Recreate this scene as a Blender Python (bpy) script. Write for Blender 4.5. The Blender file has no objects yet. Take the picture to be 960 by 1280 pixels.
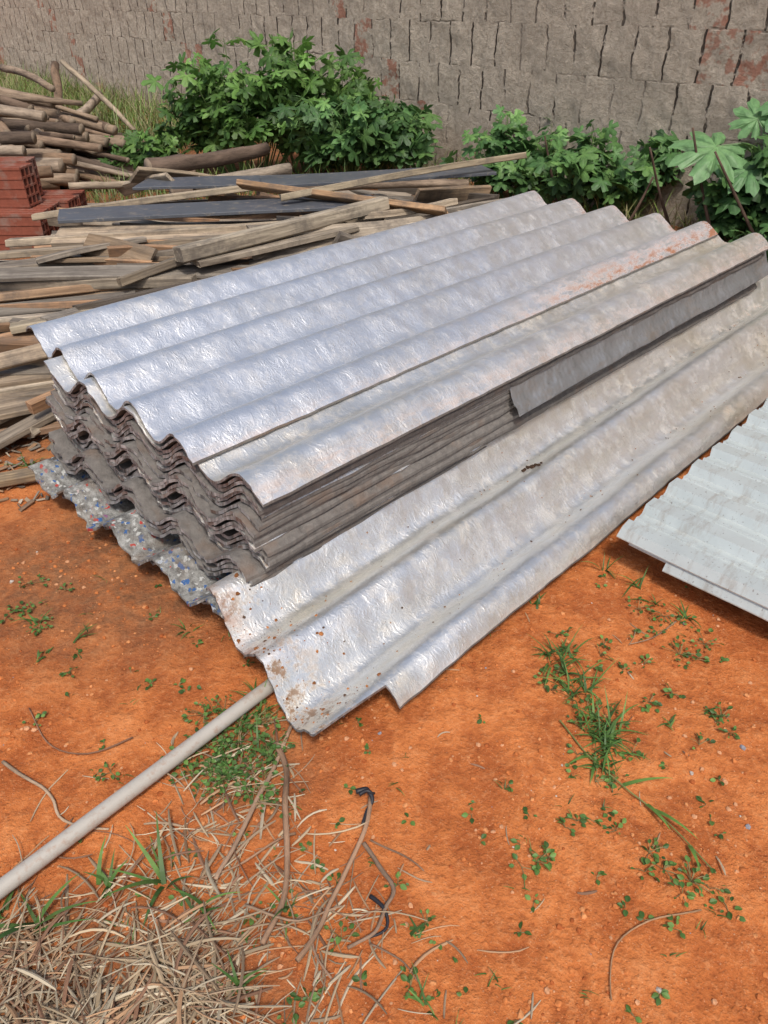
import bpy, math, random
from mathutils import Vector, noise, Matrix
random.seed(7)
R=random.random
def U(a,b): return a+(b-a)*random.random()
scene=bpy.context.scene
scene.view_settings.view_transform='Standard'
scene.view_settings.look='None'
scene.view_settings.exposure=0

# ------------------------------------------------------------ helpers
class Buf:
    def __init__(s): s.v=[];s.f=[];s.c=[];s.m=[];s.g=[]
    def add(s,vs,fs,col=(1,1,1),mat=0,g=None):
        o=len(s.v); s.v.extend([tuple(p) for p in vs])
        if isinstance(col,list): s.c.extend(col)
        else: s.c.extend([col]*len(vs))
        s.g.extend(g if g else [tuple(p) for p in vs])
        for i,f in enumerate(fs):
            s.f.append([o+k for k in f])
            s.m.append(mat[i] if isinstance(mat,list) else mat)
def make(buf,name,mats,parent=None,smooth=False):
    me=bpy.data.meshes.new(name)
    me.from_pydata(buf.v,[],buf.f)
    for m in mats: me.materials.append(m)
    me.polygons.foreach_set('material_index',buf.m)
    me.polygons.foreach_set('use_smooth',[smooth]*len(buf.f))
    a=me.attributes.new('col','FLOAT_COLOR','POINT')
    a.data.foreach_set('color',[x for c in buf.c for x in (c[0],c[1],c[2],1.0)])
    a=me.attributes.new('g','FLOAT_VECTOR','POINT')
    a.data.foreach_set('vector',[x for c in buf.g for x in c[:3]])
    me.update()
    ob=bpy.data.objects.new(name,me); scene.collection.objects.link(ob)
    if parent: ob.parent=parent
    return ob
def empty(name):
    e=bpy.data.objects.new(name,None); scene.collection.objects.link(e); e.empty_display_size=.1; return e

class M:
    def __init__(s,name,rough=.8,metal=0,spec=.3):
        s.mat=bpy.data.materials.new(name); s.mat.use_nodes=True
        s.nt=s.mat.node_tree; s.n=s.nt.nodes; s.b=s.n['Principled BSDF']
        s.b.inputs['Roughness'].default_value=rough; s.b.inputs['Metallic'].default_value=metal
        s.b.inputs['Specular IOR Level'].default_value=spec
    def lk(s,a,b): s.nt.links.new(a,b)
    def setin(s,sock,v):
        if hasattr(v,'links'): s.lk(v,sock)
        else: sock.default_value=v
    def attr(s,name,out='Vector'):
        n=s.n.new('ShaderNodeAttribute'); n.attribute_name=name; return n.outputs[out]
    def mapv(s,vec,scale=(1,1,1),loc=(0,0,0),rot=(0,0,0)):
        n=s.n.new('ShaderNodeMapping'); s.lk(vec,n.inputs['Vector'])
        n.inputs['Scale'].default_value=scale; n.inputs['Location'].default_value=loc; n.inputs['Rotation'].default_value=rot
        return n.outputs[0]
    def noise(s,vec,scale,detail=4,rough=.55,dist=0,out='Fac'):
        n=s.n.new('ShaderNodeTexNoise'); s.lk(vec,n.inputs['Vector'])
        n.inputs['Scale'].default_value=scale;n.inputs['Detail'].default_value=detail
        n.inputs['Roughness'].default_value=rough;n.inputs['Distortion'].default_value=dist
        return n.outputs[out]
    def vor(s,vec,scale,feat='F1',out='Distance',rnd=1):
        n=s.n.new('ShaderNodeTexVoronoi'); n.feature=feat; s.lk(vec,n.inputs['Vector'])
        n.inputs['Scale'].default_value=scale; n.inputs['Randomness'].default_value=rnd
        return n.outputs[out]
    def ramp(s,fac,pts):
        n=s.n.new('ShaderNodeValToRGB'); s.lk(fac,n.inputs[0])
        e=n.color_ramp.elements
        while len(e)<len(pts): e.new(.5)
        for i,(p,c) in enumerate(pts):
            e[i].position=p
            e[i].color=(c,c,c,1) if not isinstance(c,tuple) else (*c,1)
        return n.outputs[0]
    def math(s,op,a,b=0.0,c=None,clamp=False):
        n=s.n.new('ShaderNodeMath'); n.operation=op; n.use_clamp=clamp
        s.setin(n.inputs[0],a); s.setin(n.inputs[1],b)
        if c is not None: s.setin(n.inputs[2],c)
        return n.outputs[0]
    def mix(s,fac,a,b,mode='MIX'):
        n=s.n.new('ShaderNodeMix'); n.data_type='RGBA'; n.blend_type=mode
        s.setin(n.inputs[0],fac)
        for k,v in ((6,a),(7,b)):
            if isinstance(v,tuple): n.inputs[k].default_value=(*v,1)
            else: s.lk(v,n.inputs[k])
        return n.outputs[2]
    def col(s,v):
        if isinstance(v,tuple): s.b.inputs['Base Color'].default_value=(*v,1)
        else: s.lk(v,s.b.inputs['Base Color'])
    def bump(s,h,strength=.5,dist=.01):
        n=s.n.new('ShaderNodeBump'); n.inputs['Strength'].default_value=strength; n.inputs['Distance'].default_value=dist
        s.lk(h,n.inputs['Height']); s.lk(n.outputs[0],s.b.inputs['Normal'])
    def hsum(s,*terms):
        t=None
        for h,k in terms:
            t=s.math('MULTIPLY',h,k) if t is None else s.math('MULTIPLY_ADD',h,k,t)
        s.bump(t,1.0,1.0)
    def sep(s,v):
        n=s.n.new('ShaderNodeSeparateXYZ'); s.lk(v,n.inputs[0]); return n.outputs

# ------------------------------------------------------------ materials
def mat_foil(name,base,dirt_amt,metal=.9,rough=.3,warm=.4,crk=1.0):
    m=M(name); g=m.attr('g')
    big=m.noise(g,3.0,3,.6); med=m.noise(g,14,5,.7); fine=m.noise(g,120,2,.7)
    streak=m.noise(m.mapv(g,(1.2,16,1)),1.5,4,.65)
    c=m.mix(m.ramp(streak,[(.40,0.0),(.75,warm)]),base,(base[0]*.84,base[1]*.78,base[2]*.64))
    c=m.mix(m.ramp(big,[(.5,0.0),(.72,warm)]),c,(base[0]*.82,base[1]*.73,base[2]*.55))
    d=m.math('MULTIPLY',m.ramp(med,[(.60-dirt_amt*.12,0.0),(.74-dirt_amt*.10,1.0)]),m.ramp(big,[(.45,0.0),(.62,1.0)]))
    cs=m.sep(m.attr('col')); e=cs[0]; rust=cs[1]
    d2=m.math('MULTIPLY',m.ramp(m.noise(g,24,6,.78),[(.50,0.0),(.60,1.0)]),e)
    d3=m.math('MULTIPLY',m.ramp(m.noise(m.mapv(g,(12,36,10)),1.0,6,.85),[(.42,0.0),(.60,1.0)]),rust)
    d=m.math('MAXIMUM',m.math('MULTIPLY',d,dirt_amt),d2,clamp=True)
    speck=m.ramp(m.noise(g,230,2,.5),[(.69,0.0),(.74,1.0)])
    d=m.math('MAXIMUM',d,m.math('MULTIPLY',speck,.5),clamp=True)
    c=m.mix(d,c,m.mix(fine,(.24,.12,.06),(.24,.19,.14)))
    c=m.mix(d3,c,(.30,.14,.08)); m.col(c)
    d=m.math('MAXIMUM',d,d3,clamp=True)
    m.lk(m.math('MULTIPLY_ADD',d,-metal*.9,metal),m.b.inputs['Metallic'])
    m.lk(m.math('ADD',m.math('MULTIPLY_ADD',med,.26,rough-.10),m.math('MULTIPLY',d,.4)),m.b.inputs['Roughness'])
    r1=m.math('ABSOLUTE',m.math('SUBTRACT',m.noise(m.mapv(g,(46,26,30)),1.0,3,.65,.8),.5))
    r2=m.math('ABSOLUTE',m.math('SUBTRACT',m.noise(g,100,2,.6,.6),.5))
    fn=m.math('MULTIPLY',m.math('MULTIPLY_ADD',r2,.5,r1),m.ramp(med,[(.3,.25),(.65,1.0)]))
    m.hsum((fn,.0036*crk),(m.noise(g,8,2,.5),.011))
    return m.mat
foil=mat_foil('foil_sheet',(.80,.82,.845),.30,.86,.36,.22,.9)
foil_old=mat_foil('foil_sheet_weathered',(.83,.835,.82),.6,.85,.34,.55,.85)

m=M('sheet_edge_fibre',.9); g=m.attr('g')
n1=m.noise(g,60,5,.7); n2=m.noise(g,9,3,.6)
c=m.mix(n1,(.045,.040,.037),(.26,.24,.22)); c=m.mix(m.ramp(n2,[(.54,0.0),(.66,.4)]),c,(.18,.11,.07)); m.col(c)
m.bump(n1,.8,.006); edge_m=m.mat

m=M('sheet_end_layered',.6,.35); g=m.attr('g')
n1=m.noise(g,42,6,.78); c=m.mix(m.ramp(n1,[(.36,0.0),(.64,1.0)]),(.06,.054,.05),(.54,.54,.54))
c=m.mix(m.ramp(m.noise(g,11,4,.7),[(.53,0.0),(.62,.6)]),c,(.20,.11,.07)); m.col(c)
m.bump(n1,1.0,.008); end_m=m.mat

m=M('flecked_recycled_sheet',.65); g=m.attr('g')
dn=m.n.new('ShaderNodeVectorMath'); dn.operation='MULTIPLY_ADD'; m.lk(m.noise(g,60,3,.6,out='Color'),dn.inputs[0]); dn.inputs[1].default_value=(.02,.02,.02); m.lk(g,dn.inputs[2])
vc=m.vor(dn.outputs[0],130,'F1','Color'); hs=m.n.new('ShaderNodeSeparateColor'); m.lk(vc,hs.inputs[0])
base=m.mix(m.ramp(m.noise(g,34,6,.78),[(.35,0.0),(.65,1.0)]),(.07,.065,.06),(.36,.36,.34))
c=m.mix(m.ramp(hs.outputs[0],[(.93,0.0),(.95,1.0)]),base,(.04,.11,.28))
c=m.mix(m.ramp(hs.outputs[1],[(.975,0.0),(.985,1.0)]),c,(.40,.05,.04))
c=m.mix(m.ramp(hs.outputs[2],[(.92,0.0),(.94,.7)]),c,(.55,.56,.54))
c=m.mix(m.ramp(m.noise(g,8,4,.6),[(.5,0.0),(.66,.7)]),c,(.17,.12,.08)); m.col(c)
m.bump(m.noise(g,90,4,.7),.9,.008); fleck_m=m.mat

def mat_paint(name,a,b_,metal,rough,crk=.006):
    m=M(name,rough,metal); g=m.attr('g')
    c=m.mix(m.noise(g,4,5,.65),a,b_); c=m.mix(m.ramp(m.noise(m.mapv(g,(1,4,1)),7,6,.75),[(.52,0.0),(.70,.65)]),c,(.30,.25,.20)); c=m.mix(m.ramp(m.noise(g,150,2,.6),[(.66,0.0),(.72,.6)]),c,(.15,.12,.10)); m.col(c)
    m.hsum((m.noise(g,9,3,.5),crk)); return m.mat
trap_m=mat_paint('painted_metal_roofing',(.40,.44,.43),(.62,.66,.64),.35,.42)
slip_m=mat_paint('dull_galvanised_sheet',(.20,.21,.22),(.36,.37,.38),.6,.42,.03)

m=M('weathered_wood',.85); g=m.attr('g')
gr=m.noise(m.mapv(g,(2.5,45,45)),1.0,5,.65,.4); fi=m.noise(m.mapv(g,(8,160,160)),1.0,3,.7)
k=m.mix(m.ramp(gr,[(.3,0.0),(.7,1.0)]),(.40,.37,.35),(1.3,1.26,1.22)); k=m.mix(m.ramp(fi,[(.3,.6),(.5,0.0)]),k,(.25,.22,.2))
c=m.mix(1.0,m.attr('col','Color'),k,'MULTIPLY')
c=m.mix(m.ramp(m.noise(g,7,5,.7),[(.47,0.0),(.66,.75)]),c,(.10,.085,.072)); m.col(c)
m.hsum((gr,.0025),(fi,.001)); wood_m=m.mat

m=M('dark_film_plywood',.45,0,.5); g=m.attr('g')
c=m.mix(m.noise(g,6,6,.7),(.03,.034,.042),(.12,.13,.15)); c=m.mix(m.ramp(m.noise(g,20,5,.7),[(.56,0.0),(.66,.8)]),c,(.22,.19,.15)); m.col(c)
m.bump(m.noise(g,30,4,.6),.4,.004); ply_m=m.mat

m=M('bark',.92); g=m.attr('g')
n1=m.noise(m.mapv(g,(5,24,24)),1.0,6,.7); c=m.mix(1.0,m.attr('col','Color'),m.ramp(n1,[(.3,(.30,.28,.26)),(.65,(1.15,1.1,1.05))]),'MULTIPLY'); m.col(c)
m.bump(n1,.9,.012); bark_m=m.mat
m=M('cut_wood',.85); g=m.attr('g'); m.col(m.mix(m.noise(g,70,4,.7),(.12,.085,.055),(.34,.27,.20))); cut_m=m.mat

m=M('clay_block',.88); g=m.attr('g'); n1=m.noise(g,40,5,.7)
c=m.mix(n1,(.14,.040,.025),(.32,.10,.06)); c=m.mix(m.ramp(m.noise(g,12,4,.6),[(.52,0.0),(.68,.6)]),c,(.25,.19,.155)); m.col(c); m.bump(n1,.5,.003); clay_m=m.mat

m=M('soil',.95,0,.15); g=m.attr('g')
a=m.noise(g,1.3,4,.62); b=m.noise(g,9,5,.70); f=m.noise(g,70,4,.75); x=m.noise(g,330,2,.7)
c=m.mix(m.ramp(a,[(.35,0.0),(.65,1.0)]),(.42,.120,.032),(.57,.195,.060))
c=m.mix(m.ramp(b,[(.40,.75),(.56,0.0)]),c,(.29,.074,.021))
c=m.mix(m.ramp(b,[(.56,0.0),(.70,.5)]),c,(.63,.26,.10))
c=m.mix(m.ramp(f,[(.52,0.0),(.75,.6)]),c,(.64,.28,.115))
c=m.mix(m.ramp(f,[(.25,.7),(.45,0.0)]),c,(.21,.055,.018))
c=m.mix(m.ramp(x,[(.62,0.0),(.72,.4)]),c,(.66,.40,.24))
litter_shade=m.sep(m.attr('col'))[0]  # ground debris, plus the shadow painted into the soil beside the stack
lm=m.math('MULTIPLY',litter_shade,m.ramp(m.noise(g,24,5,.75),[(.25,.25),(.6,1.0)]),clamp=True)
c=m.mix(lm,c,m.mix(f,(.05,.026,.013),(.26,.14,.075)))
m.col(c)
m.hsum((b,.015),(f,.0055),(m.vor(g,120),-.0012),(x,.0012))
soil_m=m.mat
m=M('soil_clod',.95,0,.1); g=m.attr('g'); m.col(m.mix(1.0,m.attr('col','Color'),m.ramp(m.noise(g,200,3,.6),[(.3,.7),(.7,1.2)]),'MULTIPLY')); clod_m=m.mat

def mat_leaf(name,tr=.3,rough=.5):
    m=M(name,rough,0,.4); g=m.attr('g')
    c=m.mix(1.0,m.attr('col','Color'),m.ramp(m.noise(g,35,2,.6),[(.25,.75),(.75,1.25)]),'MULTIPLY'); m.col(c)
    t=m.n.new('ShaderNodeBsdfTranslucent'); m.lk(c,t.inputs[0]); ms=m.n.new('ShaderNodeMixShader'); ms.inputs[0].default_value=tr
    out=m.n['Material Output']; m.lk(m.b.outputs[0],ms.inputs[1]); m.lk(t.outputs[0],ms.inputs[2]); m.lk(ms.outputs[0],out.inputs[0])
    return m.mat
leaf_m=mat_leaf('leaf'); 
m=M('dry_straw',.75,0,.3); m.col(m.attr('col','Color')); straw_m=m.mat
m=M('stem',.8); m.col(m.attr('col','Color')); stem_m=m.mat
m=M('pvc_pipe',.45,0,.4); g=m.attr('g'); c=m.mix(m.noise(g,9,5,.6),(.35,.32,.28),(.45,.42,.37)); m.col(m.mix(m.ramp(m.noise(g,50,5,.75),[(.52,0.0),(.72,.65)]),c,(.28,.15,.09))); pipe_m=m.mat
m=M('black_ribbon',.5,0,.4); m.col((.02,.02,.025)); rib_m=m.mat

m=M('rough_mortared_blocks',.95,0,.15); g=m.attr('g')
dn=m.noise(g,6,3,.65,out='Color'); sc=m.n.new('ShaderNodeVectorMath'); sc.operation='MULTIPLY_ADD'
m.lk(dn,sc.inputs[0]); sc.inputs[1].default_value=(.06,.06,0); m.lk(g,sc.inputs[2])
xs=m.sep(sc.outputs[0]); BW,BH=.205,.245
row=m.math('FLOOR',m.math('DIVIDE',xs[1],BH)); off=m.math('MULTIPLY',m.math('FLOORED_MODULO',row,2.0),.5)
uu=m.math('ADD',m.math('DIVIDE',xs[0],BW),off)
dv=m.math('ABSOLUTE',m.math('SUBTRACT',m.math('FRACT',uu),.5))
dh=m.math('ABSOLUTE',m.math('SUBTRACT',m.math('FRACT',m.math('DIVIDE',xs[1],BH)),.5))
rough=m.noise(g,24,6,.80); big=m.noise(g,1.1,4,.6); brk=m.noise(g,8.5,3,.7)
jv=m.math('MULTIPLY',m.ramp(m.math('MULTIPLY_ADD',rough,.04,dv),[(.480,0.0),(.497,1.0)]),m.ramp(brk,[(.42,0.0),(.50,1.0)]))
jh=m.math('MULTIPLY',m.ramp(m.math('MULTIPLY_ADD',rough,.04,dh),[(.490,0.0),(.512,1.0)]),m.ramp(m.noise(g,5,3,.6),[(.48,.0),(.68,.6)]))
j=m.math('MULTIPLY',m.math('MAXIMUM',jv,jh),m.ramp(big,[(.38,.1),(.5,1.0)]))
c=m.mix(m.ramp(rough,[(.33,0.0),(.67,1.0)]),(.35,.295,.23),(.66,.58,.475))
c=m.mix(m.ramp(big,[(.38,.4),(.58,0.0)]),c,(.38,.325,.26))
zz=m.sep(g)[1]
c=m.mix(m.math('MULTIPLY',m.ramp(zz,[(0.0,.9),(.4,0.0)]),m.ramp(rough,[(.3,.9),(.7,.3)])),c,(.28,.21,.15))
cell=m.math('SINE',m.math('MULTIPLY',m.math('ADD',m.math('FLOOR',uu),m.math('MULTIPLY',row,7.31)),12.9898))
redm=m.math('MULTIPLY',m.ramp(cell,[(.965,0.0),(.975,.75)]),m.ramp(brk,[(.48,0.0),(.56,1.0)]))
c=m.mix(redm,c,(.38,.145,.09))
c=m.mix(j,c,(.07,.056,.045)); m.col(c)
m.hsum((rough,.036),(j,-.02)); wall_m=m.mat

# ------------------------------------------------------------ axes
ang=math.radians(46.3)
L=Vector((math.cos(ang),math.sin(ang),0)); W=Vector((-math.sin(ang),math.cos(ang),0)); Z=Vector((0,0,1))

# ------------------------------------------------------------ ground
def ss(a,b,x):
    t=max(0,min(1,(x-a)/(b-a))); return t*t*(3-2*t)
def gh(x,y):
    h=.010*noise.noise((x*1.4,y*1.4,3))+.006*noise.noise((x*5,y*5,1))
    if y<2.6 and abs(x)<2: h+=.0035*noise.noise((x*19,y*19,7))+.0022*noise.noise((x*50,y*50,2))
    return h-.006
def axis(parts):
    out=[]
    for a,b,st in parts:
        n=max(1,round((b-a)/st)); out+= [a+(b-a)*i/n for i in range(n)]
    out.append(parts[-1][1]); return out
gx=axis([(-400,-60,85),(-60,-10,10),(-10,-3,1),(-3,-1.3,.08),(-1.3,1.3,.0125),(1.3,3,.08),(3,10,1),(10,60,10),(60,400,85)])
gy=axis([(-400,-60,85),(-60,-5,9),(-5,.3,.4),(.3,2.0,.0125),(2.0,7,.08),(7,14,.7),(14,60,9),(60,400,85)])
b=Buf(); vs=[];cs=[]
for y in gy:
    for x in gx:
        vs.append((x,y,gh(x,y)))
        l=ss(1.75,2.3,y-0.15*x)*(1 if y<9 else .3)
        d=math.hypot((x+.42)/.36,(y-.42)/.22); l=max(l,.75*(1-ss(.5,1.25,d)))
        d=math.hypot((x+.60)/.50,(y-1.42)/.40); l=max(l,.80*(1-ss(.35,1.2,d)))  # soft shadow left of the stack, painted as darker soil
        d=math.hypot((x+.22)/.16,(y-.86)/.16); l=max(l,.5*(1-ss(.3,1.2,d)))
        cs.append((l,l,l))
nx=len(gx); fs=[(j*nx+i,j*nx+i+1,(j+1)*nx+i+1,(j+1)*nx+i) for j in range(len(gy)-1) for i in range(nx-1)]
b.add(vs,fs,cs); make(b,'ground',[soil_m],smooth=True)

# ------------------------------------------------------------ wall
b=Buf(); WU=Vector((.65,-.76,0)).normalized(); WN=Vector((-.76,-.65,0)).normalized(); WO=Vector((0,6.55,0))
sx=axis([(-26,-10,.5),(-10,3.8,.03),(3.8,9,.3)]); sz=axis([(-.1,2.4,.035)])
vs=[];gg=[]
for z in sz:
    for s in sx:
        d=.014*noise.noise((s*4,z*4,0))+.010*noise.noise((s*13,z*13,4))+.006*noise.noise((s*30,z*30,9)) if -10<s<3.8 else 0
        vs.append(WO+WU*s+WN*d+Z*z); gg.append((s,z,0))
nx=len(sx); fs=[(j*nx+i,(j+1)*nx+i,(j+1)*nx+i+1,j*nx+i+1) for j in range(len(sz)-1) for i in range(nx-1)]
fs=[f[::-1] for f in fs]
b.add(vs,fs,g=gg)
bk=[WO+WU*s-WN*dd+Z*z for z in (-.1,2.42) for s,dd in ((-26,.15),(9,.15))]; fr=[WO+WU*s-WN*.02+Z*2.42 for s in (-26,9)]+[WO+WU*s+WN*.012+Z*2.36 for s in (-26,9)]
b.add(bk+fr,[(0,1,3,2),(2,3,5,4),(4,5,7,6)],g=[(0,0,0),(30,0,0),(0,2,0),(30,2,0),(0,0.1,0),(30,.1,0),(0,.2,0),(30,.2,0)])
make(b,'block_wall',[wall_m],smooth=True)

# ------------------------------------------------------------ corrugated sheets
PW=.198
def sheet(name,mats,parent,w0,w1,s0f,s1,center,tiltw=0,tilts=0,A=.027,p=PW,crest=.05,O=Vector((-.235,1.196,0)),th=.006,ns=90,dw=.011,rag=.004,dirt=None,yaw=0,seed=0,off=(0,0,0),prof=None,wav=.003):
    b=Buf(); n=int(round((w1-w0)/dw)); ws=[w0+(w1-w0)*i/n for i in range(n+1)]
    if not callable(s0f): c0=s0f; s0f=lambda w:c0
    cy,sy=math.cos(yaw),math.sin(yaw)
    top=[];bot=[];gg=[];cc=[]
    for i in range(ns+1):
        t=i/ns
        for w in ws:
            sa=s0f(w)+rag*noise.noise((w*45,seed*3.1,0))+rag*.8*noise.noise((w*140,seed,5)); sb=s1+rag*2*noise.noise((w*30,seed,9))
            s=sa+(sb-sa)*t
            wr=0
            if abs(w-w0)<1e-6 or abs(w-w1)<1e-6: wr=rag*.7*noise.noise((s*22,seed,3))
            z=center+(prof(w,s) if prof else A*math.cos(2*math.pi*(w-crest)/p))+tiltw*w+tilts*s
            z+=wav*noise.noise((s*2.2,w*3,seed))+wav*.5*noise.noise((s*7,w*9,seed+7))
            s_,w_=s*cy-(w+wr)*sy, s*sy+(w+wr)*cy
            P=O+L*(s_+off[0])+W*(w_+off[1])+Z*z
            top.append(P+Z*th/2); bot.append(P-Z*th/2); gg.append((s,w,z+seed*.37))
            d=(0,0,0)
            if dirt:
                d=dirt(s,w,t)
                if not isinstance(d,tuple): d=(d,0,0)
            cc.append(d)
    nw=len(ws); N=len(top); fs=[];mi=[]
    for i in range(ns):
        for k in range(nw-1):
            a=i*nw+k; fs.append((a,a+nw,a+nw+1,a+1)); mi.append(0)
            fs.append((N+a,N+a+1,N+a+nw+1,N+a+nw)); mi.append(1)
        a=i*nw; fs.append((a,N+a,N+a+nw,a+nw)); mi.append(1)
        a=i*nw+nw-1; fs.append((a,a+nw,N+a+nw,N+a)); mi.append(1)
    for k in range(nw-1):
        fs.append((k,k+1,N+k+1,N+k)); mi.append(2)
        a=ns*nw+k; fs.append((a,N+a,N+a+1,a+1)); mi.append(2)
    b.add(top+bot,fs,cc+cc,mi,gg+gg)
    ob=make(b,name,mats,parent,smooth=True)
    me=ob.data
    ea=me.attributes.new('sharp_edge','BOOLEAN','EDGE')
    ekey={}
    for pl in me.polygons:
        nt_=all(v<N for v in pl.vertices); nb_=all(v>=N for v in pl.vertices)
        kind=0 if nt_ else (1 if nb_ else 2)
        for k in pl.edge_keys: ekey.setdefault(k,set()).add(kind)
    vals=[len(ekey.get(tuple(sorted(e.vertices)),{0}))>1 for e in me.edges]
    ea.data.foreach_set('value',vals)
    return ob

stack=empty('corrugated_roofing_sheet_stack')
top_d=lambda s,w,t: (.35*ss(.93,1,t)+.12,(1-ss(.02,.10,w-.185))*ss(.35,.7,t)*.85+.4*(1-ss(0,.03,w-.185))+.7*ss(.97,1,t),0)
sheet('top_sheet',[foil,edge_m,end_m],stack,.185,1.085,lambda w:-.015+.085*(w-.185)/.88,2.40,.339,dirt=top_d,seed=1,ns=120)
sheet('second_sheet',[foil_old,edge_m,end_m],stack,-.015,.83,.0,2.42,.3255,dirt=lambda s,w,t:(.4*ss(.9,1,t)+.2,.5*ss(.96,1,t)+.45*(1-ss(0,.03,w)),0),seed=2,ns=120)
NS=18
for i in range(NS):
    gi=int(i/4.6)
    o=([0,-.014,.008,-.020][gi]+U(-.007,.007)-.0016*i, [0,.008,-.006,.010][gi]+U(-.005,.005))
    sheet('sheet_%d'%(i+3),[foil_old if i in(4,9,13) else edge_m,edge_m,end_m],stack,.0,.82,.012,2.40,.3140-i*.0116-.003*gi+U(-.0006,.0006),seed=10+i,ns=40,th=.0080,off=(o[0],o[1],0),yaw=U(-.003,.003),wav=.0022,rag=.010,dirt=lambda s,w,t:.8)
sheet('slipped_sheet',[slip_m,slip_m,slip_m],stack,-.036,.024,.80,2.44,.315,seed=40,ns=60,prof=lambda w,s:(w-.024)*1.75+.006*math.sin(w*150),rag=.004,th=.003,wav=.012,dw=.006)
sheet('bottom_flecked_sheet',[fleck_m,edge_m,fleck_m],stack,.0,.83,-.105,2.3,.073,seed=50,ns=80,rag=.014,wav=.008)
sheet('bottom_flecked_sheet_2',[fleck_m,edge_m,fleck_m],stack,.0,.83,-.072,2.3,.057,seed=51,ns=80,rag=.014,wav=.004)

def front(w):
    if w<.036: return 0.0
    if w<.048: return -.165*(w-.036)/.012
    return -.165+.060*(w-.048)/.36
leanO=Vector((.029,.947,0)); LC,LTW,LTS,LA,LP,LCR=.030,.19,.02,.031,.180,.040
sheet('leaning_roofing_sheet',[foil_old,edge_m,end_m],None,0,.425,front,2.75,LC,tiltw=LTW,tilts=LTS,A=LA,p=LP,crest=LCR,O=leanO,seed=60,ns=200,dw=.006,
      dirt=lambda s,w,t:((1-ss(-.15,.01,s))*.9+.6*(1-ss(.0,.03,abs(w-.31)))*ss(.2,1,t)+.18+.5*ss(.85,1,t),(1-ss(-.13,-.04,s))*ss(.15,.3,w)*.8+(1-ss(0,.012,abs(w-.0)))*.4+.5*ss(.9,1,t),0),wav=.008,rag=.004)

TPp=.116
def trapz(x,p=TPp,h=.020):
    f=(x/p)%1.0
    if f<.10: return h*f/.10
    if f<.42: return h
    if f<.52: return h*(1-(f-.42)/.10)
    if .74<f<.82: return .004
    return 0
def trapsheet(name,parent,O,la,lb,length,z0,zt,zl,seed,th=.0025):
    b=Buf(); xs=[];p=TPp;x=0
    while x<lb-la:
        for f in (0,.10,.42,.52,.73,.75,.81,.83): xs.append(x+f*p)
        x+=p
    nl=26; top=[];gg=[]
    for j in range(nl+1):
        q=length*j/nl
        for x in xs:
            z=z0+trapz(x+1e-5)+zt*q+zl*x+.010*noise.noise((q*2,x*3,seed))
            qq=q+ (.006*noise.noise((x*40,seed,0)) if j==0 else 0)
            top.append(O+L*(la+x)-W*qq+Z*z); gg.append((la+x,q,z+seed))
    bot=[t-Z*th for t in top]; n=len(xs);N=len(top); fs=[]
    for j in range(nl):
        for k in range(n-1):
            a=j*n+k; fs+=[(a,a+n,a+n+1,a+1),(N+a,N+a+1,N+a+n+1,N+a+n)]
        a=j*n; fs.append((a,N+a,N+a+n,a+n)); a+=n-1; fs.append((a,a+n,N+a+n,N+a))
    for k in range(n-1):
        fs.append((k,k+1,N+k+1,N+k)); a=nl*n+k; fs.append((a,N+a,N+a+1,a+1))
    b.add(top+bot,fs,g=gg+gg); return make(b,name,[trap_m],parent)
tp=empty('trapezoidal_metal_sheets'); TO=Vector((.523,1.402,0))
trapsheet('upper_sheet',tp,TO,0,.95,1.5,.090,-.022,.035,1)
trapsheet('lower_sheet',tp,TO-W*.03+L*.004,0,.95,1.5,.080,-.022,.035,1)
trapsheet('bottom_sheet',tp,TO-W*.12-L*.006,0.0,.95,1.4,.060,-.03,.03,3)

# ------------------------------------------------------------ timber
def frame(d):
    d=d.normalized(); s=d.cross(Z)
    if s.length<1e-3: s=Vector((1,0,0))
    s.normalize(); return d,s,s.cross(d)
def plank(b,p0,p1,w,t,roll,col,mat=0,bend=.01):
    p0=Vector(p0);p1=Vector(p1); d,s,n=frame(p1-p0); Ln=(p1-p0).length
    s,n=s*math.cos(roll)+n*math.sin(roll), -s*math.sin(roll)+n*math.cos(roll)
    ch=min(w,t)*.12; cs=[(-w/2+ch,-t/2),(w/2-ch,-t/2),(w/2,-t/2+ch),(w/2,t/2-ch),(w/2-ch,t/2),(-w/2+ch,t/2),(-w/2,t/2-ch),(-w/2,-t/2+ch)]
    K=6; vs=[];gg=[]; sd=U(0,90); bx,bz=U(-bend,bend),U(-bend,bend); sk=U(-.3,.3)*w
    for i in range(K+1):
        q=i/K; bow=math.sin(q*math.pi)
        for a,c in cs:
            e=0
            if i in(0,K): e=sk*a/w+U(-.004,.004)
            vs.append(p0+d*(Ln*q+e)+s*(a*(1+.09*noise.noise((sd,q*5,0)))+bx*bow)+n*(c+bz*bow)); gg.append((Ln*q+sd,a+sd*.7,c+sd*.3))
    fs=[(i*8+k,i*8+(k+1)%8,(i+1)*8+(k+1)%8,(i+1)*8+k) for i in range(K) for k in range(8)]
    fs+= [tuple(range(7,-1,-1)),tuple(K*8+k for k in range(8))]
    k=U(.65,1.15); b.add(vs,fs,(col[0]*k,col[1]*k*.975,col[2]*k*.90),mat,gg)
woods=[(.42,.35,.28),(.32,.28,.24),(.25,.225,.20),(.46,.41,.35),(.18,.155,.135),(.38,.29,.21),(.50,.45,.38),(.28,.26,.24),(.14,.12,.105),(.42,.27,.17),(.36,.23,.15)]
pile=empty('lumber_pile'); b=Buf()
N=300
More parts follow.
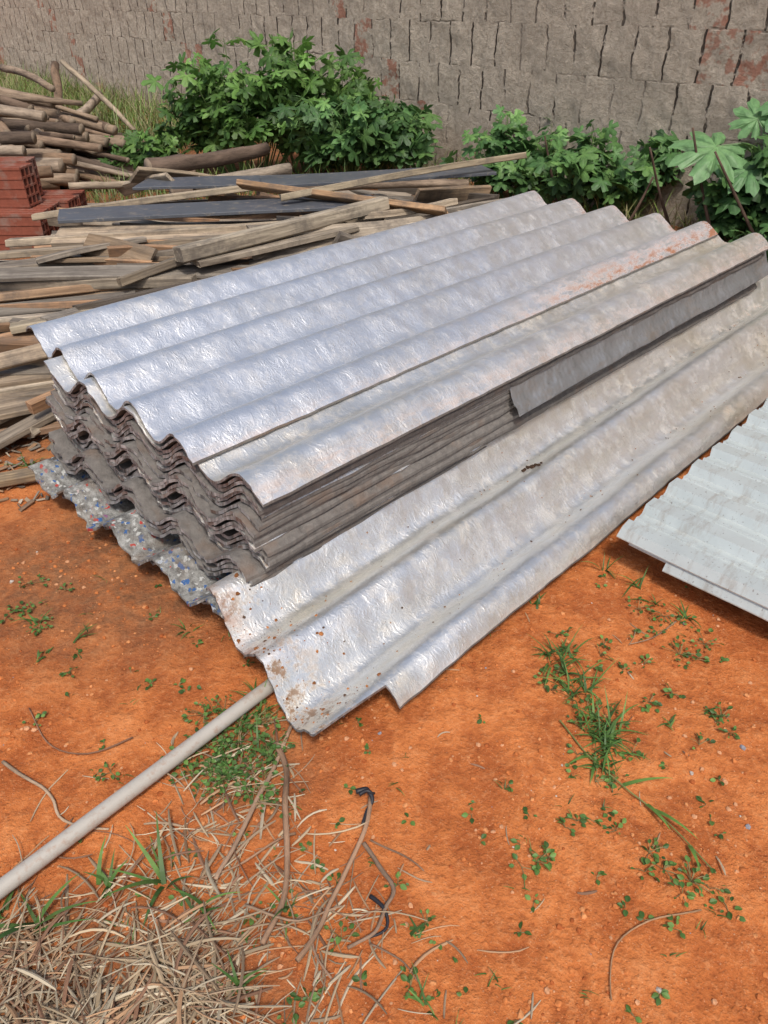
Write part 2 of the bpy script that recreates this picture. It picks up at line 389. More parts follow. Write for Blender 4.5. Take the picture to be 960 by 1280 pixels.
for i in range(N):
    q=i/N
    yr=U(2.15,4.9); lim=min(yr-3.02,.75); xr=lim-(U(0,.25) if R()<.40 else U(.1,1.4))
    ln=U(.3,2.0) if R()<.7 else U(.15,.6); a=math.radians(random.gauss(10,13) if R()<.82 else random.gauss(5,38)); hmax=.07+.14*ss(2.2,3.2,yr)-.07*ss(3.5,4,yr)-.10*ss(4.3,5,yr)
    z=.02+hmax*q+U(0,.03); sl=U(-.06,.05)
    p1=Vector((xr,yr,z)); p0=p1-Vector((math.cos(a),math.sin(a),0))*ln+Z*sl; p0.z=max(p0.z,.02)
    if p0.y<p0.x+3.02: p0.y=p0.x+3.05
    w=random.choice([.03,.04,.05,.06,.07,.09,.11,.14]); t=random.choice([.014,.018,.022,.025,.032])
    plank(b,p0,p1,w,t,random.gauss(0,.3) if R()<.8 else U(1.2,1.6),random.choice(woods))
make(b,'boards',[wood_m],pile)
b=Buf()
plank(b,(-.745,2.83,.315),(.0,3.59,.33),.065,.055,.1,(.42,.38,.32),bend=.003)
plank(b,(-.72,2.90,.275),(-.15,3.40,.28),.16,.022,.05,(.40,.36,.31),bend=.003)
plank(b,(-.70,3.98,.335),(.27,3.50,.315),.08,.025,.5,(.48,.32,.20),bend=.003)
plank(b,(-.47,3.70,.33),(.74,4.38,.40),.035,.03,.2,(.40,.35,.27),bend=.01)
plank(b,(-1.6,3.36,.22),(.0,3.62,.26),.06,.03,.1,(.42,.36,.29),bend=.003)
plank(b,(-1.75,3.20,.20),(-.35,3.42,.25),.07,.025,.1,(.46,.39,.31),bend=.003)
plank(b,(-1.75,2.98,.19),(-.50,3.28,.24),.05,.03,.1,(.34,.30,.26),bend=.003)
plank(b,(-1.45,2.72,.19),(-.55,2.98,.22),.06,.03,.2,(.36,.25,.17))
plank(b,(-1.25,2.48,.17),(-.78,2.63,.19),.08,.025,.1,(.44,.39,.31))
plank(b,(-1.6,2.80,.19),(-.70,2.83,.22),.05,.04,.05,(.36,.32,.27))
plank(b,(-1.6,2.35,.12),(-.80,2.30,.13),.07,.03,.1,(.40,.33,.25))
plank(b,(-1.5,2.12,.05),(-.93,2.22,.08),.10,.03,.1,(.32,.27,.22))
plank(b,(-1.5,2.05,.04),(-1.0,2.42,.14),.05,.03,.4,(.40,.35,.29))
plank(b,(-1.3,4.3,.32),(-.95,4.6,.22),.12,.02,.7,(.42,.35,.27))
plank(b,(-1.45,4.5,.20),(-1.1,4.25,.31),.07,.02,.9,(.45,.39,.32))
plank(b,(-.95,2.75,.24),(-.50,3.12,.30),.045,.03,.2,(.33,.28,.22))
plank(b,(-.1,3.48,.30),(.32,3.72,.31),.05,.03,.2,(.42,.36,.29))
plank(b,(-1.35,3.02,.24),(-1.0,3.30,.25),.09,.02,.2,(.30,.27,.24))
plank(b,(-1.7,3.9,.20),(-.6,4.12,.30),.05,.03,.1,(.44,.38,.30))
make(b,'loose_boards',[wood_m],pile)
b=Buf()
plank(b,(-1.45,3.58,.278),(-.02,3.80,.296),.30,.014,.05,(1,1,1),bend=.006)
plank(b,(-.62,4.16,.310),(.55,4.42,.325),.34,.014,.05,(1,1,1),bend=.006)
plank(b,(-1.25,4.22,.290),(-.3,4.30,.296),.24,.014,.0,(1,1,1),bend=.004)
make(b,'dark_plywood_panels',[ply_m],pile)
b=Buf(); plank(b,(-1.10,1.735,.015),(-.885,1.815,.02),.055,.02,.05,(.44,.34,.23),bend=.001); make(b,'wood_offcut',[wood_m])
b=Buf(); plank(b,(-1.15,2.00,.02),(-.93,2.06,.03),.05,.02,.05,(.40,.27,.19),bend=.001); make(b,'wood_offcut',[wood_m])

def tube(b,pts,rad,col,sides=8,mat=0,caps=True,capmat=None,wob=0):
    pts=[Vector(p) for p in pts]; n=len(pts); vs=[];gg=[];sd=U(0,90); acc=0
    for i,p in enumerate(pts):
        d=(pts[min(i+1,n-1)]-pts[max(i-1,0)]); d,s,u=frame(d)
        if i: acc+=(p-pts[i-1]).length
        r=rad[i] if isinstance(rad,(list,tuple)) else rad
        for k in range(sides):
            a=2*math.pi*k/sides; rr=r*(1+wob*noise.noise((math.cos(a)*1.3+sd,math.sin(a)*1.3,acc*6)))
            vs.append(p+(s*math.cos(a)+u*math.sin(a))*rr); gg.append((acc+sd,r*math.cos(a),r*math.sin(a)))
    fs=[(i*sides+k,i*sides+(k+1)%sides,(i+1)*sides+(k+1)%sides,(i+1)*sides+k) for i in range(n-1) for k in range(sides)]
    mm=[mat]*len(fs)
    if caps:
        fs+=[tuple(range(sides-1,-1,-1)),tuple((n-1)*sides+k for k in range(sides))]; cm=mat if capmat is None else capmat; mm+=[cm,cm]
    b.add(vs,fs,col,mm,gg)
def log(b,p0,p1,r,col,bend=.04,rt=.8):
    p0=Vector(p0);p1=Vector(p1); d,s,u=frame(p1-p0); K=9; bx,bz=U(-bend,bend),U(-bend,bend)*.5; sd=U(0,50)
    pts=[];rs=[]
    for i in range(K):
        q=i/(K-1); pts.append(p0+(p1-p0)*q+s*(bx*math.sin(q*3.14)+.016*noise.noise((q*4,sd,0)))+u*bz*math.sin(q*3.14)); rs.append(r*(1-(1-rt)*q)*(1+.10*noise.noise((q*6,sd,4))))
    tube(b,pts,rs,col,10,0,True,1,.18)
barks=[(.24,.165,.11),(.32,.245,.18),(.16,.115,.085),(.39,.32,.25),(.27,.195,.14),(.12,.09,.07)]
b=Buf(); 
log(b,(-1.24,4.36,.345),(-.70,4.98,.34),.045,(.15,.11,.085)); log(b,(-1.02,4.45,.22),(-.55,4.85,.25),.04,(.36,.31,.25)); log(b,(-1.25,4.8,.12),(-.6,5.1,.14),.045,(.24,.19,.15))
log(b,(-.5,4.6,.2),(.5,4.9,.16),.03,(.33,.26,.2)); log(b,(-1.7,4.42,.24),(-1.0,4.5,.27),.02,(.40,.33,.25))
make(b,'round_logs',[bark_m,cut_m],pile,True)
b=Buf()
for i in range(135):
    lay=i/135; h=.06+.66*lay; spread=(1-lay)
    a=math.radians(random.gauss(-26,16)); ln=U(1.2,2.4)
    ex=-1.62-.85*lay+U(-.38,.15)+.15*spread; ey=5.35+U(0,1.2)*(1-lay*.35)+.35*lay
    p1=Vector((ex,ey,max(.04,h*U(.55,1.0)-.14))); p0=p1-Vector((math.cos(a),math.sin(a),0))*ln+Z*U(0,.32)
    log(b,p0,p1,U(.018,.046),random.choice(barks),.07)
for i in range(24):
    p1=Vector((U(-2.45,-1.95),U(4.85,5.5),U(.06,.36))); a=math.radians(random.gauss(5,16)); p0=p1-Vector((math.cos(a),math.sin(a),0))*1.2
    log(b,p0,p1,U(.03,.055),random.choice(barks),.03)
make(b,'log_pile',[bark_m,cut_m],None,True)
b=Buf(); log(b,(-2.75,7.6,.62),(-2.02,6.9,.18),.022,(.42,.35,.26)); make(b,'cut_branch',[bark_m,cut_m],None,True)

# ------------------------------------------------------------ hollow clay blocks
def brick(b,T):
    def lines(Wd,holes):
        xs=[0,.003]; wall=.009; inner=Wd-.006-wall*(holes+1); hw=inner/holes; x=.003
        for i in range(holes): x+=wall; xs.append(x); x+=hw; xs.append(x)
        xs+= [x+wall, x+wall+.003]; return xs
    X=lines(.14,3); Y=lines(.19,4); Lb=.29
    nx,ny=len(X)-1,len(Y)-1
    def solid(i,j):
        if i<0 or j<0 or i>=nx or j>=ny: return False
        ei=i in(0,nx-1); ej=j in(0,ny-1)
        if ei and ej: return False
        if ei: return j%2==1
        if ej: return i%2==1
        return not(i%2==0 and j%2==0)
    vs=[];fs=[]
    def q(*p):
        o=len(vs); vs.extend([T@Vector(a) for a in p]); fs.append((o,o+1,o+2,o+3))
    for i in range(nx):
        for j in range(ny):
            if not solid(i,j): continue
            x0,x1,y0,y1=X[i],X[i+1],Y[j],Y[j+1]
            q((x0,0,y0),(x1,0,y0),(x1,0,y1),(x0,0,y1)); q((x0,Lb,y0),(x0,Lb,y1),(x1,Lb,y1),(x1,Lb,y0))
            if not solid(i-1,j): q((x0,0,y0),(x0,0,y1),(x0,Lb,y1),(x0,Lb,y0))
            if not solid(i+1,j): q((x1,0,y0),(x1,Lb,y0),(x1,Lb,y1),(x1,0,y1))
            if not solid(i,j-1): q((x0,0,y0),(x0,Lb,y0),(x1,Lb,y0),(x1,0,y0))
            if not solid(i,j+1): q((x0,0,y1),(x1,0,y1),(x1,Lb,y1),(x0,Lb,y1))
    b.add(vs,fs)
b=Buf()
def pb_(x,y,z,rz,rx=0): brick(b,Matrix.Translation((x,y,z))@Matrix.Rotation(math.radians(rz),4,'Z')@Matrix.Rotation(math.radians(rx),4,'X'))
for i in range(4):
    for k in range(4):
        pb_(-1.72-.30*i+U(-.012,.012)+.02*k,3.98+.15*k+.02*i,.005,90+U(-5,5))
for (x,y,r) in ((-1.80,4.10,84),(-2.11,4.12,95),(-2.42,4.12,90),(-1.84,4.28,93),(-2.14,4.30,87),(-2.44,4.30,90)):
    pb_(x,y,.198,r,U(-4,4))
make(b,'hollow_clay_block_stack',[clay_m])

# ------------------------------------------------------------ pipe, sticks
b=Buf(); pd=Vector((.35,.401,0)); p0=Vector((-.562,.624,.014))-pd*.5
tube(b,[p0+pd*(i*.2)+Z*(.002*noise.noise((i*.5,0,0))) for i in range(11)],.0132,(1,1,1),24); make(b,'pvc_pipe',[pipe_m],None,True)

def stick(b,pts,r0,r1,col,lift=.006):
    P=[Vector((x,y,gh(x,y)+lift+(z[0] if z else 0))) for x,y,*z in pts]; out=[]
    n=len(P); K=5; sd=U(0,60)
    for i in range(n-1):
        a=P[max(i-1,0)];p=P[i];q=P[i+1];c=P[min(i+2,n-1)]
        for k in range(K):
            t=k/K; out.append(.5*((2*p)+(q-a)*t+(2*a-5*p+4*q-c)*t*t+(3*p-a-3*q+c)*t**3)+Vector((noise.noise((i+t,sd,0)),noise.noise((i+t,sd,5)),0))*.005)
    out.append(P[-1]); m_=len(out)
    tube(b,out,[r0+(r1-r0)*i/(m_-1) for i in range(m_)],col,7,0,True,None,.35)
def one_stick(pts,r0,r1,col,name='dry_stick',lift=.006):
    b=Buf(); stick(b,pts,r0,r1,col,lift); return make(b,name,[bark_m],None,True)
br=(.36,.23,.15)
one_stick([(-.190,.90,.004),(-.165,.83,.008),(-.159,.755,.008),(-.143,.658,.01),(-.150,.60,.012),(-.168,.545,.015)],.0052,.0044,(.36,.23,.15))
one_stick([(-.165,.955),(-.185,.86,.004),(-.205,.80,.006),(-.235,.69,.01),(-.25,.64,.012)],.0038,.0034,(.38,.26,.18))
one_stick([(-.022,.775,.02),(-.037,.70,.012),(-.071,.62,.01),(-.09,.57,.012),(-.118,.522,.015)],.0034,.0040,br)
one_stick([(-.031,.70,.01),(-.005,.665,.005),(.012,.633,.003),(.004,.60,.003),(-.012,.565,.005),(-.05,.54,.008)],.0034,.0026,(.30,.21,.15))
one_stick([(-.66,.86),(-.597,.822),(-.55,.79),(-.517,.750),(-.44,.735)],.0032,.0018,(.46,.35,.25))
one_stick([(-.14,.72,.004),(-.18,.70,.004),(-.235,.66,.006),(-.28,.64,.01)],.0024,.0015,br)
one_stick([(-.02,.71),(.03,.685),(.06,.66)],.0018,.001,(.34,.22,.15))
one_stick([(-.45,.915),(-.52,.88),(-.60,.905),(-.66,.98)],.0016,.001,(.25,.14,.09))
one_stick([(.46,.60),(.38,.585),(.32,.545),(.30,.48)],.0013,.0010,(.42,.26,.15))
one_stick([(.62,1.22),(.56,1.17),(.50,1.15)],.0018,.0010,(.40,.27,.18))
one_stick([(-.02,.55),(.02,.53),(.045,.50)],.0016,.001,(.3,.2,.14))
one_stick([(-.20,.60,.015),(-.12,.575,.015),(-.06,.60,.01)],.0022,.0014,(.36,.25,.17))
one_stick([(-.09,.60,.01),(-.10,.55,.012),(-.07,.50,.01)],.0020,.0014,(.30,.2,.14))
b=Buf()
stick(b,[(-.045,.782,.024),(-.028,.785,.028),(-.020,.772,.024),(-.026,.752,.018),(-.034,.730,.014)],.0042,.0030,(1,1,1),.004)
stick(b,[(-.040,.775,.026),(-.026,.779,.032),(-.016,.781,.024)],.0032,.0022,(1,1,1),.004)
stick(b,[(-.02,.62),(.0,.60,.004),(.004,.575),(-.02,.56)],.0036,.002,(1,1,1),.004)
make(b,'black_plastic_strip',[rib_m],None,True)

# ------------------------------------------------------------ clods / gravel
def blob(b,p,r,col):
    vs=[];ph=(1+5**.5)/2
    base=[(-1,ph,0),(1,ph,0),(-1,-ph,0),(1,-ph,0),(0,-1,ph),(0,1,ph),(0,-1,-ph),(0,1,-ph),(ph,0,-1),(ph,0,1),(-ph,0,-1),(-ph,0,1)]
    F=[(0,11,5),(0,5,1),(0,1,7),(0,7,10),(0,10,11),(1,5,9),(5,11,4),(11,10,2),(10,7,6),(7,1,8),(3,9,4),(3,4,2),(3,2,6),(3,6,8),(3,8,9),(4,9,5),(2,4,11),(6,2,10),(8,6,7),(9,8,1)]
    a=U(0,6.28); ca,sa=math.cos(a),math.sin(a); ex=U(.7,1.3)
    for x,y,z in base:
        k=r/1.9*U(.75,1.2); x*=ex; vs.append((p[0]+(x*ca-y*sa)*k,p[1]+(x*sa+y*ca)*k,p[2]+z*k*.7))
    b.add(vs,F,col)
b=Buf()
for i in range(9000):
    y=.35+1.35*R()**1.2; x=U(-.62,.62)*(y*.8+.45)
    r=.0010+.0045*R()**5
    if noise.noise((x*6,y*6,11))<-.05 and R()<.7: continue
    c=random.choice([(.50,.17,.055),(.43,.135,.042),(.57,.24,.095),(.34,.095,.03),(.50,.17,.055),(.54,.27,.14)] if R()<.985 else [(.46,.40,.34),(.25,.24,.26)])
    blob(b,(x,y,gh(x,y)+r*.25),r,c)
make(b,'gravel',[clod_m])
b=Buf()
def lean_pt(s,w):
    z=LC+LA*math.cos(2*math.pi*(w-LCR)/LP)+LTW*w+LTS*s+.008*noise.noise((s*2.2,w*3,60))+.004*noise.noise((s*7,w*9,67))+.003
    return leanO+L*s+W*w+Z*z
for i in range(220):
    s=-.14+.16*R()**2; w=U(.06,.41)
    if s<front(w)+.006: continue
    p=lean_pt(s,w); blob(b,p,.001+.0045*R()**4,random.choice([(.2,.08,.03),(.10,.06,.04),(.35,.14,.05)]))
for i in range(300):
    s=U(-.05,2.2); w=random.choice([.13,.31])+random.gauss(0,.03)
    if not 0.02<w<.41: continue
    p=lean_pt(s,w); blob(b,p,.0008+.0025*R()**3,random.choice([(.08,.05,.03),(.16,.10,.06),(.25,.14,.08)]))
for i in range(14):
    p=lean_pt(.78+U(-.012,.012),.26+U(-.02,.02)); blob(b,p+Z*.003,U(.003,.007),(.05,.03,.02))
make(b,'soil_debris',[clod_m])

# ------------------------------------------------------------ vegetation
def blade(b,p,az,ln,w,lean,curl,col,K=5,mat=0):
    d=Vector((math.cos(az),math.sin(az),0)); s=Vector((-d.y,d.x,0)); q=Vector(p); vs=[];cs=[]; e=lean
    for i in range(K+1):
        t=i/K; ww=w*(1-t**1.6)*.5+w*.03
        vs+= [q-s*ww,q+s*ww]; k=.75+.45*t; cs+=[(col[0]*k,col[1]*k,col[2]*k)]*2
        e2=e-curl*t; q=q+(d*math.cos(e2)+Z*math.sin(e2))*(ln/K)
        if q.z<p[2]+.001: q.z=p[2]+.001
    b.add(vs,[(2*i,2*i+1,2*i+3,2*i+2) for i in range(K)],cs,mat)
def leaf(b,p,d,n,size,lobes,col,depth=.55,fold=.15,droop=.2,ratio=1.0,mat=0):
    d=d.normalized(); s=d.cross(n).normalized(); n=s.cross(d).normalized(); vs=[];cs=[]
    if lobes==1:
        K=5
        for i in range(K+1):
            t=i/K; ww=size*.30*ratio*math.sin(math.pi*min(1,t*.93+.04))**.8
            c=p+d*size*t-n*droop*size*t*t; vs+= [c+s*ww+n*fold*ww,c,c-s*ww+n*fold*ww]; cs+=[col,(col[0]*1.15,col[1]*1.15,col[2]*1.1),col]
        fs=[]
        for i in range(K): a=3*i; fs+=[(a,a+1,a+4,a+3),(a+1,a+2,a+5,a+4)]
        b.add(vs,fs,cs,mat); return
    K=lobes*4 if lobes<7 else lobes*6; vs=[p]; cs=[(col[0]*1.3,col[1]*1.25,col[2]*1.2)]; span=158 if lobes<7 else 172
    for rg in (.5,1.0):
        for i in range(K+1):
            t=i/K; a=(t-.5)*2*math.radians(span)
            ph=t*lobes; lob=abs(math.sin(math.pi*ph))**(.7 if lobes<7 else .8); r=size*(.60+.40*math.cos(a*.5))*((1-depth)+depth*lob)*(1+.08*math.sin(i*9.1))*rg
            crease=fold*size*.25*(lob-.5)*rg
            q=p+(d*math.cos(a)+s*math.sin(a))*r+n*crease-n*droop*r*r/size; vs.append(q); k=1.1 if lob>.5 else .85; cs.append((col[0]*k,col[1]*k,col[2]*k))
    fs=[(0,1+i,2+i) for i in range(K)]+[(1+i,K+2+i,K+3+i,2+i) for i in range(K)]
    b.add(vs,fs,cs,mat)
def rv(zmin=.2,zmax=1): 
    a=U(0,6.28); z=U(zmin,zmax); r=math.sqrt(1-z*z); return Vector((r*math.cos(a),r*math.sin(a),z))
def shrub(name,center,rx,ry,h,nstem,perst,size,cols,lobes=5,depth=.5):
    b=Buf()
    for i in range(nstem):
        a=U(0,6.28); rr=math.sqrt(R()); bx=center[0]+rx*.35*rr*math.cos(a); by=center[1]+ry*.35*rr*math.sin(a)
        hx=h*U(.40,1.08)*(1-.30*rr*rr); tip=Vector((center[0]+rx*rr*math.cos(a),center[1]+ry*rr*math.sin(a),hx)); base=Vector((bx,by,0))
        pts=[base,base.lerp(tip,.4)+Z*.08*h,tip.copy()]; pts=[base+(pts[1]-base)*t*2 if t<.5 else pts[1]+(tip-pts[1])*(t*2-1) for t in (0,.25,.5,.75,1)]
        tube(b,pts,[.006,.005,.004,.003,.002],(.10,.16,.05),5,1)
        tone=U(.75,1.3)
        for k in range(perst):
            t=U(.3,1.0)**.7; q=base.lerp(tip,t); 
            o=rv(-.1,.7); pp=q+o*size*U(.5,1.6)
            tube(b,[q,q.lerp(pp,.5)+Z*.01,pp],.0012,(.12,.2,.06),3,1,False)
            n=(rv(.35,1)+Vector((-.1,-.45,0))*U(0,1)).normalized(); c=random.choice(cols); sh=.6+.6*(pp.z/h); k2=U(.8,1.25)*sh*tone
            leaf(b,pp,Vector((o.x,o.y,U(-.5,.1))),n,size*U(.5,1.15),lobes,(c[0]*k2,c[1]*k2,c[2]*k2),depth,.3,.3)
    return make(b,name,[leaf_m,stem_m])
gA=[(.10,.20,.045),(.078,.16,.035),(.135,.245,.06),(.06,.13,.03)]
gB=[(.07,.15,.045),(.05,.115,.035),(.10,.195,.055)]
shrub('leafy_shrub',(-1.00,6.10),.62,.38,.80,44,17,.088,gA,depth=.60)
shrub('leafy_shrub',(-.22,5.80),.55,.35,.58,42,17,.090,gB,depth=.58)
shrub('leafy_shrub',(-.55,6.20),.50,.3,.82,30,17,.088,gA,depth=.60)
shrub('weed_plant',(.85,5.2),.42,.2,.46,22,15,.074,gB)
shrub('weed_plant',(1.32,4.72),.42,.2,.50,24,15,.080,gB)
shrub('weed_plant',(1.98,3.95),.45,.28,.52,36,18,.085,gB)
shrub('weed_plant',(1.80,3.45),.26,.24,.30,20,14,.065,gB)
shrub('weed_plant',(-1.70,6.0),.25,.2,.35,12,14,.07,gA)
b=Buf(); pb=Vector((1.90,4.05,0)); pal=[(.13,.26,.11),(.15,.29,.12),(.11,.23,.09)]
top=pb+Vector((-.05,0,.42)); tube(b,[pb,pb+Vector((-.01,0,.2)),top],[.014,.012,.009],(.16,.20,.10),8,1)
for (dx,dy,z,sz,dd,nn) in ((-.32,-.05,.50,.22,(-.6,-.4,-.2),(-.15,-.55,.85)),(.04,.05,.68,.22,(.5,-.3,-.1),(-.1,-.6,.8)),(.08,-.14,.54,.21,(.3,-.6,-.3),(.0,-.6,.8)),(-.10,.08,.60,.13,(-.2,.3,.3),(-.2,-.8,.5)),(.28,.0,.60,.21,(.8,-.1,0),(.1,-.6,.8)),(-.18,-.15,.42,.15,(-.3,-.6,-.3),(-.2,-.5,.85)),(.16,-.2,.40,.17,(.3,-.6,-.4),(.1,-.5,.85))):
    q=Vector((pb.x+dx,pb.y+dy,z)); tube(b,[top,top.lerp(q,.5)+Z*.05,q],[.004,.0035,.003],(.16,.24,.12),5,1,False)
    leaf(b,q,Vector(dd),Vector(nn),sz,8,random.choice(pal),.42,.5,.35)
make(b,'papaya_seedling',[leaf_m,stem_m])
b=Buf()
for (x0,y0,x1,y1,z) in ((1.55,3.9,1.45,4.0,.58),(1.75,3.75,1.52,3.85,.50),(1.45,4.3,1.36,4.3,.45),(1.2,4.4,1.42,4.35,.30),(.95,4.9,.93,4.9,.42)):
    log(b,(x0+.12,y0,0),(x1,y1,z),.010,(.12,.08,.06),.02,.5)
make(b,'dead_twigs',[bark_m,cut_m],None,True)

b=Buf()
def grassband(n,fx,h0,h1,cols,w=.006):
    for i in range(n):
        x,y=fx(); c=random.choice(cols); k=U(.7,1.2)
        blade(b,(x,y,0),U(0,6.28),U(h0,h1),w*U(.7,1.3),U(.9,1.5),U(.4,1.8),(c[0]*k,c[1]*k,c[2]*k),5)
gy_=[(.14,.23,.05),(.19,.27,.065),(.11,.19,.04),(.25,.26,.10),(.34,.30,.17)]
def alongwall(s0,s1,d0,d1):
    def f():
        s=U(s0,s1); d=U(d0,d1); p=WO+WU*s+WN*d; return p.x,p.y
    return f
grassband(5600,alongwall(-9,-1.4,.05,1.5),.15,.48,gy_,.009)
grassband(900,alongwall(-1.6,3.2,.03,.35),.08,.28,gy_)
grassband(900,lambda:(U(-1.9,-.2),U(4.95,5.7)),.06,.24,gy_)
grassband(260,lambda:(U(1.45,2.2),U(3.0,3.9)),.06,.2,gy_)
make(b,'grass',[leaf_m])

def sprout(b,x,y,sz,n,cols=gA):
    z=gh(x,y)
    for i in range(n):
        a=U(0,6.28); r=sz*U(.1,1); q=Vector((x+r*math.cos(a),y+r*math.sin(a),z+sz*U(.15,.6))); c=random.choice(cols); k=U(.6,1.2)
        if R()<.5: tube(b,[(x,y,z),((x+q.x)/2,(y+q.y)/2,q.z*.8+z*.2),q],.0007,(.20,.16,.07),3,1,False)
        leaf(b,q,Vector((math.cos(a),math.sin(a),U(0,.5))),rv(.6,1),U(.005,.0115),1,(c[0]*k,c[1]*k,c[2]*k),fold=.3,ratio=1.3)
def tuft(b,x,y,sz,n,cols=gA,w=.0045,flat=.6):
    z=gh(x,y)
    for i in range(n):
        c=random.choice(cols); k=U(.7,1.3); blade(b,(x+U(-.01,.01),y+U(-.01,.01),z+.001),U(0,6.28),sz*U(.4,1.1),w*U(.6,1.2),U(.3,1.2),U(.4,1.6)*flat*1.6,(c[0]*k,c[1]*k,c[2]*k),6)
def weeds(name,lst):
    b=Buf()
    for it in lst:
        if it[0]=='s': sprout(b,*it[1:])
        else: tuft(b,*it[1:])
    return make(b,name,[leaf_m,stem_m])
lst=[]
for i in range(26): 
    t=R(); lst.append(('t',.335+.065*t+random.gauss(0,.018),1.15-.27*t+random.gauss(0,.012),U(.04,.11),5))
for i in range(22): lst.append(('s',.37+random.gauss(0,.04),1.0+random.gauss(0,.09),.02,7))
for i in range(5): lst.append(('t',.375+random.gauss(0,.015),.86+random.gauss(0,.02),.05,6))
weeds('grass_weed',lst)
lst=[('t',.20+.0,1.19,.03,5),('t',.22,1.2,.04,6),('s',.235,.675,.022,12),('s',.252,.683,.018,9),('s',.21,.668,.015,6),
 ('s',.41,.69,.022,12),('s',.425,.665,.024,16),('s',.395,.66,.018,9),('s',.46,.645,.028,16),('s',.485,.635,.02,10),('s',.44,.625,.02,8),
 ('s',.50,.60,.015,7),('s',.415,.575,.016,8),('s',.37,.73,.015,8),('s',.29,.735,.015,8),('s',.31,.745,.012,6)]
weeds('small_weeds',lst)
lst=[('t',.33,1.27,.04,5),('s',.60,1.24,.03,12),('s',.63,1.22,.03,14),('s',.60,1.13,.03,16),('s',.63,1.12,.02,12),('s',.52,1.10,.02,9),('t',.57,1.34,.07,6),('t',.51,1.40,.06,6),('t',.65,1.24,.05,8),('s',.55,1.02,.02,9),('t',.60,.97,.05,6),('s',.62,.96,.03,12),('s',.57,1.19,.02,9),('s',.47,1.08,.015,7),('s',.62,.92,.02,9),('s',.45,1.15,.015,7),('s',.55,1.26,.025,12),('t',.59,1.28,.05,6),('s',.66,1.16,.03,12),('s',.52,1.18,.02,9),('t',.52,.95,.03,5),('s',.56,.90,.02,9),('s',.50,1.00,.02,9)]
weeds('small_weeds',lst)
lst=[]
for i in range(48):
    lst.append(('s',-.265+random.gauss(0,.042),.88+random.gauss(0,.065),.034,12))
for i in range(9): lst.append(('t',-.25+random.gauss(0,.03),.90+random.gauss(0,.06),.07,5))
weeds('leafy_weed',lst)
lst=[]
for i in range(9): lst.append(('s',-.78+random.gauss(0,.045),1.27+random.gauss(0,.035),.02,9))
lst+=[('s',-.72,1.20,.02,9),('t',-.74,1.22,.05,5),('t',-.69,1.13,.04,5),('s',-.62,1.08,.02,9),('t',-.63,1.17,.06,4),('s',-.80,1.10,.02,7),('t',-.52,1.49,.06,8),('t',-.56,1.53,.07,8),('t',-.47,1.43,.06,6),('t',-.86,1.83,.08,10),('t',-1.0,1.87,.08,10),('t',-.93,1.95,.07,8),('s',-.95,1.86,.03,12),('t',-.79,1.71,.06,8),('s',-.70,.80,.02,9),('s',-.47,.845,.02,9),('s',-.64,.95,.018,8),('t',-.41,1.2,.05,6),('t',-.60,1.57,.06,6),('t',-.68,1.62,.05,6)]
weeds('small_weeds',lst)
lst=[('t',-.33,.645,.10,7,gA,.008),('t',-.50,.575,.11,7,gA,.008),('t',-.27,.60,.07,6,gA,.006),('t',-.42,.64,.08,6,gA,.007),('t',-.14,.60,.05,6),('s',-.06,.56,.025,10),('s',-.10,.48,.02,12),('t',.05,.475,.05,6),('s',.035,.495,.02,12),('s',.02,.64,.018,9),('t',.04,.57,.035,7),('s',.06,.58,.015,8),('t',-.20,.50,.06,7),('s',-.58,.55,.02,9),('t',-.56,.60,.05,6),('s',-.12,.47,.02,9)]
weeds('grass_weed',lst)
b=Buf()
for i in range(170):
    y=.42+.95*R(); x=U(-.55,.62)*(y*.8+.3)
    if -.1<x and y>1.0 and x<.35: continue
    sprout(b,x,y,.009,random.randint(2,6)) if R()<.7 else tuft(b,x,y,.025,3,w=.002)
make(b,'seedlings',[leaf_m,stem_m])
b=Buf(); stick(b,[(.318,.945),(.355,.87),(.40,.81),(.44,.765),(.475,.70),(.50,.655)],.0016,.0012,(.22,.24,.08),.008)
for (x,y,a,l) in ((.40,.81,.05,.085),(.43,.775,-1.2,.06),(.44,.765,-.9,.08),(.355,.87,-2.6,.05),(.475,.70,-1.6,.05)):
    blade(b,(x,y,gh(x,y)+.008),a,l,.007,.45,.7,(.14,.28,.06),6)
make(b,'creeping_grass_runner',[leaf_m])
# straw
b=Buf(); scol=[(.44,.34,.22),(.37,.28,.18),(.50,.42,.30),(.28,.20,.13),(.24,.13,.08),(.38,.23,.13)]
def straw(x,y,hz,l0=.02,l1=.11):
    a=random.gauss(.5,1.1)+(math.pi if R()<.5 else 0); ln=U(l0,l1); c=random.choice(scol); k=U(.6,1.15); c=(c[0]*k,c[1]*k,c[2]*k); q=Vector((x,y,gh(x,y)+.001+hz)); cu=random.gauss(0,.5); w=U(.0006,.0016) if R()<.8 else U(.0016,.0028); vs=[];K=5; up=U(-.15,.45)
    for i in range(K+1):
        s=Vector((-math.sin(a),math.cos(a),U(-.2,.2)))*w*(.5 if i in(0,K) else 1); vs+=[q-s,q+s,q+Z*w*1.0]
        q=q+Vector((math.cos(a),math.sin(a),up))*(ln/K); a+=cu/K; up-=.12; q.z=max(q.z,gh(q.x,q.y)+.001)
    fs=[]
    for i in range(K): o=3*i; fs+=[(o,o+2,o+5,o+3),(o+2,o+1,o+4,o+5)]
    b.add(vs,fs,c)
n=0
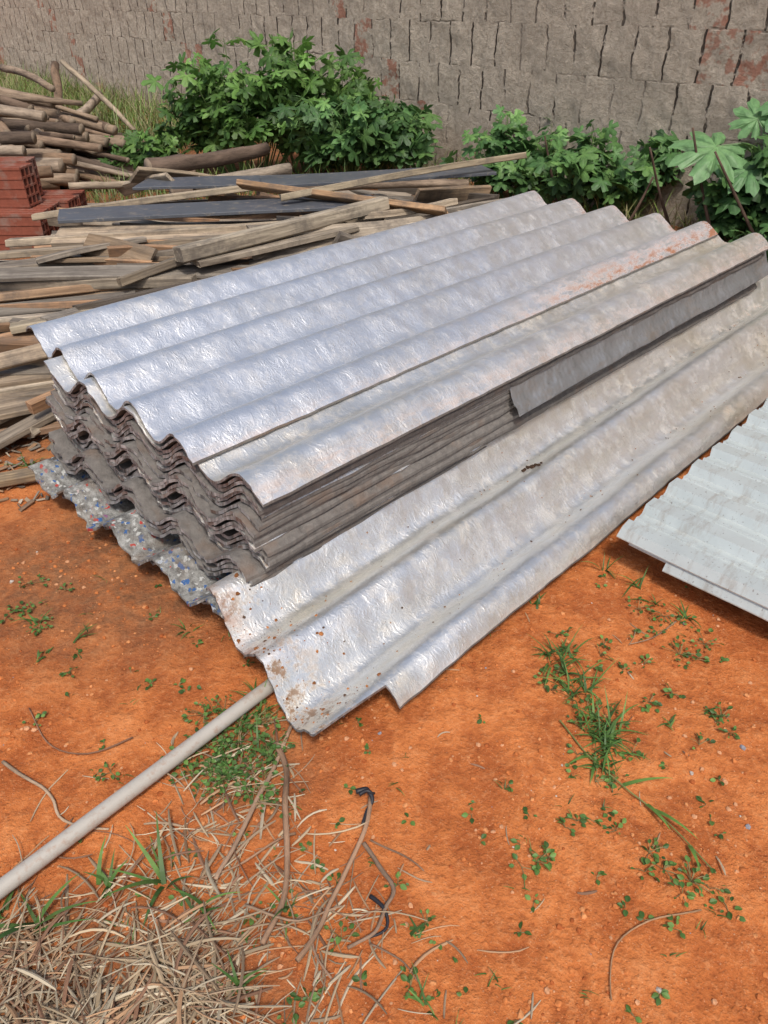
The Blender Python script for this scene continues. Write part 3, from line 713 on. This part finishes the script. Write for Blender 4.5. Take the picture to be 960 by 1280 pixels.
while n<2000:
    x=U(-.72,-.02); y=U(.36,.72)
    d=math.hypot((x+.42)/.34,(y-.40)/.20); pr=1-ss(.3,1.15,d)
    pr=pr*(.10+.90*ss(-.10,.25,noise.noise((x*9,y*9,2))))
    if R()>pr: continue
    straw(x,y,.022*R()*pr); n+=1
for i in range(240):
    straw(random.gauss(-.28,.13),random.gauss(.62,.06),.003)
for i in range(40): 
    y=.45+.9*R(); straw(U(-.3,.62)*(y*.7+.4),y,.0005,.01,.05)
for i in range(130): straw(random.gauss(-.25,.06),random.gauss(.80,.07),.004,.02,.08)
for i in range(60): straw(random.gauss(-.07,.06),random.gauss(.57,.07),.003,.02,.08)
make(b,'dry_straw',[straw_m])
b=Buf()
for i in range(520):
    x=U(-1.5,-.62); y=U(1.6,2.35)
    if y< x+2.55: continue
    z=gh(x,y)+.006; a=U(0,3.14); l=U(.01,.05); plank(b,(x,y,z),(x+l*math.cos(a),y+l*math.sin(a),z+U(-.003,.006)),U(.003,.012),.003,U(-.4,.4),random.choice(woods),bend=0)
make(b,'wood_chips',[wood_m])

# ------------------------------------------------------------ light, camera
EL=58
S=Vector((.12,-.99,0)).normalized()*math.cos(math.radians(EL))+Z*math.sin(math.radians(EL))
w=bpy.data.worlds.new('World'); scene.world=w; w.use_nodes=True; nt=w.node_tree
sk=nt.nodes.new('ShaderNodeTexSky'); sk.sky_type='NISHITA'; sk.sun_disc=False; sk.sun_elevation=math.radians(EL); sk.sun_rotation=math.atan2(S.x,S.y)
sk.dust_density=4.0; sk.air_density=1.0; sk.ozone_density=.8
nt.links.new(sk.outputs[0],nt.nodes['Background'].inputs[0]); nt.nodes['Background'].inputs[1].default_value=.15
ld=bpy.data.lights.new('sun','SUN'); ld.energy=2.7; ld.angle=math.radians(8); ld.color=(1,.96,.89)
lo=bpy.data.objects.new('sun',ld); scene.collection.objects.link(lo); lo.rotation_euler=S.to_track_quat('Z','Y').to_euler(); lo.location=(2,-3,6)
cd=bpy.data.cameras.new('camera'); cd.sensor_fit='VERTICAL'; cd.sensor_height=36; cd.lens=27; cd.clip_start=.02; cd.clip_end=2000
co=bpy.data.objects.new('camera',cd); scene.collection.objects.link(co); co.location=(0,0,1.1); co.rotation_euler=(math.radians(56),0,0); scene.camera=co
